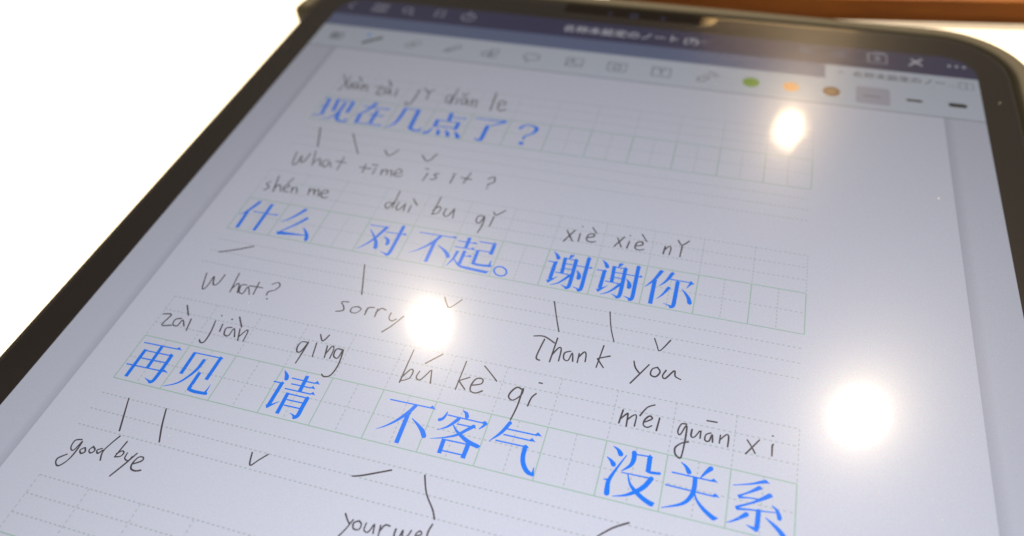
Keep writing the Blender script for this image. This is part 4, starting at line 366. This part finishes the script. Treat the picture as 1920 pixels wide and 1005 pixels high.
GX0, GX1, GY0, GY1, GR = -2.50, 16.46, -5.71, 19.20, 1.62
def ring(off, z, r=None):
    return [(x, y, z) for x, y in rrect(GX0 - off, GX1 + off, GY0 - off, GY1 + off, (GR if r is None else r) + off)]
# aluminium shell with a bevelled lip round the glass
loft('metal_frame', [ring(0.0, -0.005), ring(0.02, -0.015), ring(0.045, -0.05), ring(0.06, -0.10), ring(0.06, -0.44),
                     ring(0.05, -0.50), ring(-0.1, -0.52)], M_METAL, tablet, cap_last=True)
loft('cover_glass', [ring(-0.045, 0.012), ring(-0.012, 0.006), ring(0.0, -0.02), ring(0.0, -0.1)], M_BEZEL, tablet, cap_first=True, smooth=False)

# protective case: back shell and raised rim, open along the left long side
def case_ring(off, z):
    return [(x, y, z) for x, y in rrect(GX0 - off, GX1 + off + 0.07, GY0 - off, GY1 + off, GR + off, 16)]
def case_mesh():
    prof = [(0.13, -0.50), (0.13, -0.16), (0.14, -0.04), (0.17, 0.01), (0.23, 0.03), (0.34, 0.03), (0.47, 0.015), (0.56, -0.03), (0.61, -0.11), (0.62, -0.26), (0.61, -0.50), (0.52, -0.67), (0.34, -0.745), (-0.5, -0.745)]
    pts = rrect(GX0, GX1, GY0, GY1, GR, 16)
    n = len(pts)
    # start just past the top-left corner, go clockwise to the bottom-left corner: the left side stays open
    rings_ = [case_ring(o, z) for o, z in prof]
    order = list(range(0, n - 3))
    v, f = [], []
    for r_ in rings_:
        v += [r_[i] for i in order]
    m_ = len(order)
    for i in range(len(rings_) - 1):
        for j in range(m_ - 1):
            f.append((i * m_ + j, i * m_ + j + 1, (i + 1) * m_ + j + 1, (i + 1) * m_ + j))
    for e in (0, m_ - 1):
        f.append(tuple(i * m_ + e for i in range(len(rings_))))
    return mesh_obj('protective_case', v, f, M_CASE, tablet, smooth=True)
case = case_mesh()
back = sheet('case_back', rrect(GX0 - 0.02, GX1, GY0, GY1, GR), -0.735, M_CASE, tablet)
loft('gap_seal', [ring(0.012, -0.006), ring(0.115, -0.05)], M_GASKET, tablet, smooth=False) if False else None

# front camera behind the glass
def disc(cx, cy, r, n=24): return [(cx + r * math.cos(2 * math.pi * i / n), cy + r * math.sin(2 * math.pi * i / n)) for i in range(n)]
cl = sheet('front_camera', disc(7.03, -5.37, 0.13), 0.016, M_LENS, tablet)
sheet('camera_pupil', disc(7.03, -5.37, 0.05), 0.018, M_BEZEL, cl)
sheet('sensor_window', disc(6.35, -5.37, 0.07), 0.016, M_LENS, tablet)
sheet('sensor_window', disc(7.85, -5.37, 0.07), 0.016, M_LENS, tablet)

# ------------------------------------------------------------------ display and what it shows
DX0, DX1, DY0, DY1 = -1.68, 15.74, -4.82, 18.40
display = sheet('display', rrect(DX0, DX1, DY0, DY1, 0.78), 0.018, M_CANVAS, tablet)
Z = 0.018
# navigation bar follows the display's rounded corners
nav = [p for p in rrect(DX0, DX1, DY0, DY1, 0.78) if p[1] < -3.95] + [(DX1, -3.93), (DX0, -3.93)]
sheet('navigation_bar', nav, Z + 0.0010, M_NAVY, display)
sheet('inactive_tab', rect(DX0, 12.20, -3.93, -3.31), Z + 0.0012, M_SLATE, display)
sheet('active_tab', rect(12.20, DX1, -3.93, -3.31), Z + 0.0012, M_WHITE_UI, display)
sheet('toolbar', rect(DX0, DX1, -3.31, -2.22), Z + 0.0014, M_WHITE_UI, display)
sheet('toolbar_rule', rect(DX0, DX1, -2.22, -2.185), Z + 0.0015, M_UI_LINE, display)
sheet('notebook_page', rect(-0.77, 14.84, -2.185, 17.9), Z + 0.0016, M_PAGE, display)

# soft shadow drawn by the app along both page edges (part of the screen picture)
def edge_shadow(x, sgn):
    mt, nt, out = mat_new('lit_page_edge_falloff')
    N = nt.nodes.new; L = nt.links.new
    tc = N('ShaderNodeTexCoord'); sp = N('ShaderNodeSeparateXYZ'); L(tc.outputs['Object'], sp.inputs[0])
    mr = N('ShaderNodeMapRange')
    mr.inputs['From Min'].default_value = x * CELL
    mr.inputs['From Max'].default_value = (x + sgn * 0.22) * CELL
    L(sp.outputs['X'], mr.inputs['Value'])
    cr = N('ShaderNodeValToRGB')
    cr.color_ramp.elements[0].color = (0.315, 0.325, 0.395, 1); cr.color_ramp.elements[1].color = (0.385, 0.398, 0.475, 1)
    L(mr.outputs[0], cr.inputs[0])
    e = N('ShaderNodeEmission'); lcd_falloff(nt, e); L(cr.outputs[0], e.inputs['Color']); L(e.outputs[0], out.inputs[0])
    xs = sorted((x, x + sgn * 0.22))
    sheet('page_edge', rect(xs[0], xs[1], -2.185, 17.9), Z + 0.0016, mt, display)
edge_shadow(-0.77, -1); edge_shadow(14.84, 1)

# writing grid: rows repeat every four squares
for row in range(4):
    y = 4.0 * row
    ink = Ink(Z + 0.0022)
    ink.line(0, y, 12, y, 2.2); ink.line(0, y + 1, 12, y + 1, 2.2)
    for i in range(13): ink.line(i, y, i, y + 1, 2.2)
    ink.build('square_grid', M_GRID, display)
    ink = Ink(Z + 0.0050)
    for k in range(3): ink.dashed(0, y - 1 + k / 3.0, 12, y - 1 + k / 3.0, 2.4)
    for i in range(13): ink.dashed(i, y - 1, i, y, 2.0)
    ink.dashed(0, y + 0.5, 12, y + 0.5, 2.2)
    for i in range(12): ink.dashed(i + 0.5, y, i + 0.5, y + 1, 2.0)
    for k in (1, 2, 3): ink.dashed(0, y + 1 + k / 3.0, 12, y + 1 + k / 3.0, 2.4)
    ink.build('dashed_guide_lines', M_DASH, display)

for name, strokes in CHARACTERS:
    ink = Ink(Z + 0.0095)
    if name in '现在几点了？': strokes = [[k, p if k == 'p' else [(x, y, w_ * 1.25) for x, y, w_ in p]] for k, p in strokes]
    for kind, pts in strokes:
        if kind == 'p': ink.poly(pts)
        elif kind == 's': ink.stroke(pts)
        else: ink.stroke(pts, smooth=False, caps=False)
    o = ink.build('printed_character', M_BLUE_PIX, display)
    o['label'] = 'blue printed character ' + name

rng = random.Random(4)
for name, strokes in HANDWRITING:
    ink = Ink(Z + 0.0135)
    press = 1.12 if strokes[0][1][0][1] < 4.0 else 1.0      # a firmer pen on the first lines
    for kind, pts in strokes:
        q = [(p[0], p[1], p[2] * rng.uniform(0.76, 1.04) * press) for p in pts]
        ink.stroke(q)
    o = ink.build('handwritten_mark' if name in ('tick', 'question_mark') else 'handwritten_word', M_HAND, display)

# ---- toolbar icons, drawn as line art
def icon(name, mat, strokes=(), polys=(), w=5.0, z=0.0024):
    ink = Ink(Z + z)
    for s_ in strokes: ink.stroke([(x, y, w) for x, y in s_], smooth=False)
    for p_ in polys: ink.poly(p_)
    return ink.build(name, mat, display)
def circ(cx, cy, r, n=18): return [(cx + r * math.cos(2 * math.pi * i / n), cy + r * math.sin(2 * math.pi * i / n)) for i in range(n + 1)]
def box(cx, cy, hx, hy): return [(cx - hx, cy - hy), (cx + hx, cy - hy), (cx + hx, cy + hy), (cx - hx, cy + hy), (cx - hx, cy - hy)]
Y1 = -4.44
icon('back_icon', M_BAR_ICON, [[(-1.25, Y1 - 0.17), (-1.42, Y1), (-1.25, Y1 + 0.17)]])
icon('thumbnail_icon', M_BAR_ICON, [box(-0.39 + dx, Y1 + dy, 0.06, 0.06) for dx in (-0.16, 0, 0.16) for dy in (-0.13, 0.13)])
icon('search_icon', M_BAR_ICON, [circ(0.48, Y1 - 0.03, 0.14), [(0.58, Y1 + 0.08), (0.70, Y1 + 0.20)]])
icon('bookmark_icon', M_BAR_ICON, [[(1.38, Y1 - 0.18), (1.62, Y1 - 0.18), (1.62, Y1 + 0.18), (1.50, Y1 + 0.06), (1.38, Y1 + 0.18), (1.38, Y1 - 0.18)]])
icon('share_icon', M_BAR_ICON, [circ(2.39, Y1 + 0.02, 0.19), [(2.39, Y1 + 0.05), (2.39, Y1 - 0.24)]])
icon('undo_icon', M_SLATE, [[(11.86, Y1 + 0.12), (11.80, Y1 - 0.04), (11.58, Y1 - 0.06)], [(11.66, Y1 - 0.16), (11.56, Y1 - 0.06), (11.66, Y1 + 0.04)]])
icon('redo_icon', M_SLATE, [[(12.38, Y1 + 0.12), (12.44, Y1 - 0.04), (12.66, Y1 - 0.06)], [(12.58, Y1 - 0.16), (12.68, Y1 - 0.06), (12.58, Y1 + 0.04)]])
icon('add_page_icon', M_BAR_ICON, [box(13.45, Y1, 0.22, 0.20), [(13.45, Y1 - 0.10), (13.45, Y1 + 0.10)], [(13.36, Y1), (13.54, Y1)], [(13.38, Y1 - 0.26), (13.62, Y1 - 0.26)]])
icon('pen_mode_icon', M_BAR_TEXT, [[(14.20, Y1 + 0.16), (14.50, Y1 - 0.16)], [(14.26, Y1 - 0.12), (14.48, Y1 + 0.12)]])
for k in (-1, 0, 1): icon('more_dot', M_BAR_TEXT, polys=[disc(15.30 + 0.17 * k, Y1 + 0.01, 0.042, 12)])
Y2 = -2.75
icon('zoom_icon', M_GREY_ICON, [box(-1.03, Y2, 0.17, 0.13), circ(-1.06, Y2, 0.07)], w=6)
icon('bluetooth_mark', glow('lit_blue_mark', (0.12, 0.30, 0.62)), [[(-0.12, -3.05), (-0.12, -2.88)]], w=7)
icon('pen_icon', M_DARK_ICON, [[(-0.13, Y2 + 0.20), (0.30, Y2 - 0.14)]], w=9)
icon('eraser_icon', M_GREY_ICON, [[(1.10, Y2 + 0.10), (1.40, Y2 - 0.20), (1.56, Y2 - 0.10), (1.26, Y2 + 0.20), (1.10, Y2 + 0.10)], [(1.24, Y2 - 0.04), (1.40, Y2 + 0.06)]], w=3.5)
icon('highlighter_icon', M_GREY_ICON, [[(2.28, Y2 + 0.18), (2.36, Y2 + 0.04), (2.64, Y2 - 0.20), (2.74, Y2 - 0.12), (2.46, Y2 + 0.12), (2.28, Y2 + 0.18)], [(2.36, Y2 + 0.04), (2.46, Y2 + 0.12)]], w=3.8)
icon('shape_icon', M_GREY_ICON, [circ(3.47, Y2 + 0.05, 0.11), box(3.68, Y2 - 0.08, 0.10, 0.10), [(3.58, Y2 + 0.2), (3.78, Y2 + 0.2), (3.68, Y2 + 0.04), (3.58, Y2 + 0.2)]], w=4)
icon('lasso_icon', M_GREY_ICON, [[(4.74 + 0.22 * math.cos(t / 3), Y2 - 0.02 + 0.15 * math.sin(t / 3)) for t in range(20)], [(4.62, Y2 + 0.12), (4.66, Y2 + 0.24)]], w=3.5)
icon('picture_icon', M_GREY_ICON, [box(5.92, Y2, 0.22, 0.18), [(5.72, Y2 + 0.12), (5.84, Y2), (5.96, Y2 + 0.10), (6.12, Y2 + 0.04)], circ(5.86, Y2 - 0.08, 0.04)], w=3.5)
icon('camera_icon', M_GREY_ICON, [box(7.06, Y2, 0.24, 0.18), circ(7.06, Y2 + 0.01, 0.10)], w=3.8)
icon('text_icon', M_GREY_ICON, [box(8.21, Y2, 0.23, 0.19), [(8.12, Y2 - 0.09), (8.30, Y2 - 0.09)], [(8.21, Y2 - 0.09), (8.21, Y2 + 0.11)]], w=4)
icon('laser_icon', M_GREY_ICON, [[(9.16, Y2 + 0.20), (9.14, Y2 + 0.08), (9.36, Y2 - 0.10), (9.44, Y2), (9.26, Y2 + 0.20), (9.16, Y2 + 0.20)], [(9.48, Y2 - 0.16), (9.56, Y2 - 0.24)], [(9.52, Y2 - 0.08), (9.66, Y2 - 0.12)], [(9.40, Y2 - 0.18), (9.42, Y2 - 0.28)]], w=4)
icon('green_swatch', M_GREEN, polys=[disc(10.45, Y2, 0.205, 28)])
icon('orange_swatch', M_ORANGE, polys=[disc(11.41, Y2, 0.195, 28)])
icon('brown_swatch', M_BROWN, polys=[disc(12.36, Y2, 0.205, 28)])
icon('brown_swatch_centre', M_BROWN_IN, polys=[disc(12.36, Y2, 0.09, 20)], z=0.0032)
icon('selected_width_cell', M_SEL, polys=[rrect(12.92, 13.70, Y2 - 0.36, Y2 + 0.34, 0.07, 4)])
icon('thin_line_icon', M_GREY_ICON, [[(13.12, Y2 + 0.02), (13.48, Y2 + 0.02)]], w=4, z=0.0032)
icon('medium_line_icon', M_DARK_ICON, [[(14.10, Y2), (14.38, Y2)]], w=9)
icon('thick_line_icon', M_DARK_ICON, [[(15.06, Y2), (15.32, Y2)]], w=16)
icon('tab_close_icon', M_GREY_ICON, [[(12.52, -3.68), (12.62, -3.58)], [(12.62, -3.68), (12.52, -3.58)]], w=2.5)
icon('tab_split_icon', M_UI_LINE, [box(15.45, -3.60, 0.15, 0.13), [(15.45, -3.73), (15.45, -3.47)]], w=3)

# ---- screen titles
def text(name, body, x, y, size, mat, z, space=1.0, weight=0.0):
    cu = bpy.data.curves.new(name, 'FONT')
    cu.body = body; cu.size = size * CELL; cu.space_character = space; cu.offset = weight * CELL
    tmp = bpy.data.objects.new(name + '_curve', cu); C.objects.link(tmp)
    bpy.context.view_layer.update()
    me = bpy.data.meshes.new_from_object(tmp.evaluated_get(bpy.context.evaluated_depsgraph_get()))
    bpy.data.objects.remove(tmp)
    me.materials.clear(); me.materials.append(mat)
    o = bpy.data.objects.new(name, me); C.objects.link(o)
    o.location = (x * CELL, -y * CELL, z * CELL)
    o.parent = display
    return o
text('document_title', '名称未設定のノート (7)', 5.22, -4.24, 0.36, M_BAR_TEXT, Z + 0.003, weight=0.004)
icon('title_arrow', M_BAR_ICON, [[(9.02, -4.40), (9.10, -4.32), (9.18, -4.40)]], w=4)
text('tab_title', '名称未設定のノー…', 12.84, -3.52, 0.27, glow('lit_tab_text', (0.05, 0.055, 0.07)), Z + 0.003, weight=0.002)

# ------------------------------------------------------------------ matte film with the camera cut-out at its top edge
fo = rrect(GX0 + 0.02, GX1 - 0.02, GY0 + 0.02, GY1 - 0.02, GR - 0.02, 16)
top = GY0 + 0.02
notch = []
notch += [(5.04, top), (5.04, -5.28)] + [(5.16 - 0.12 * math.cos(t), -5.27 + 0.12 * math.sin(t)) for t in [math.radians(a_) for a_ in (15, 45, 75)]] + [(5.18, -5.15)]
notch += [(8.62, -5.15)] + [(8.62 + 0.70 * math.sin(math.radians(a_)), -5.67 + 0.52 * math.cos(math.radians(a_))) for a_ in (15, 30, 45, 60, 75, 88)]
notch += [(9.36, top)]
# the outline runs left corner -> right corner along the top edge; insert the notch between them
i_top = 17                      # first point after the top-left arc
outline = fo[:i_top] + notch + fo[i_top:]
FZ = 0.045
bm = bmesh.new()
vs_ = [bm.verts.new((x * CELL, -y * CELL, FZ * CELL)) for x, y in outline]
fc = bm.faces.new(vs_)
bmesh.ops.recalc_face_normals(bm, faces=bm.faces)
if fc.normal.z < 0: fc.normal_flip()
bmesh.ops.triangulate(bm, faces=bm.faces)
me = bpy.data.meshes.new('screen_film'); bm.to_mesh(me); bm.free(); me.materials.append(M_FILM)
film = bpy.data.objects.new('screen_film', me); C.objects.link(film); film.parent = tablet
film['label'] = 'clear matte paper-feel film with a camera cut-out in its top edge'

# specks of dust on the film
rng = random.Random(11)
v, f = [], []
for k in range(90):
    x, y = rng.uniform(-2.2, 16.3), rng.uniform(-5.4, 11.5)
    if k == 0: x, y = 14.52, 0.74
    if k == 1: x, y = 16.1, -3.0
    r_ = rng.uniform(0.004, 0.009) * (1.6 if k < 2 else 0.8); a_ = rng.uniform(0, 3); el = rng.uniform(1, 2.5)
    b = len(v)
    for t in range(6):
        q = math.pi * t / 3
        px, py = r_ * el * math.cos(q), r_ * math.sin(q)
        v.append((x + px * math.cos(a_) - py * math.sin(a_), y + px * math.sin(a_) + py * math.cos(a_), FZ + 0.003))
    v.append((x, y, FZ + 0.010))
    for t in range(6): f.append((b + t, b + (t + 1) % 6, b + 6))
dust = mesh_obj('dust', v, f, M_DUST, tablet)
dust['kind'] = 'stuff'
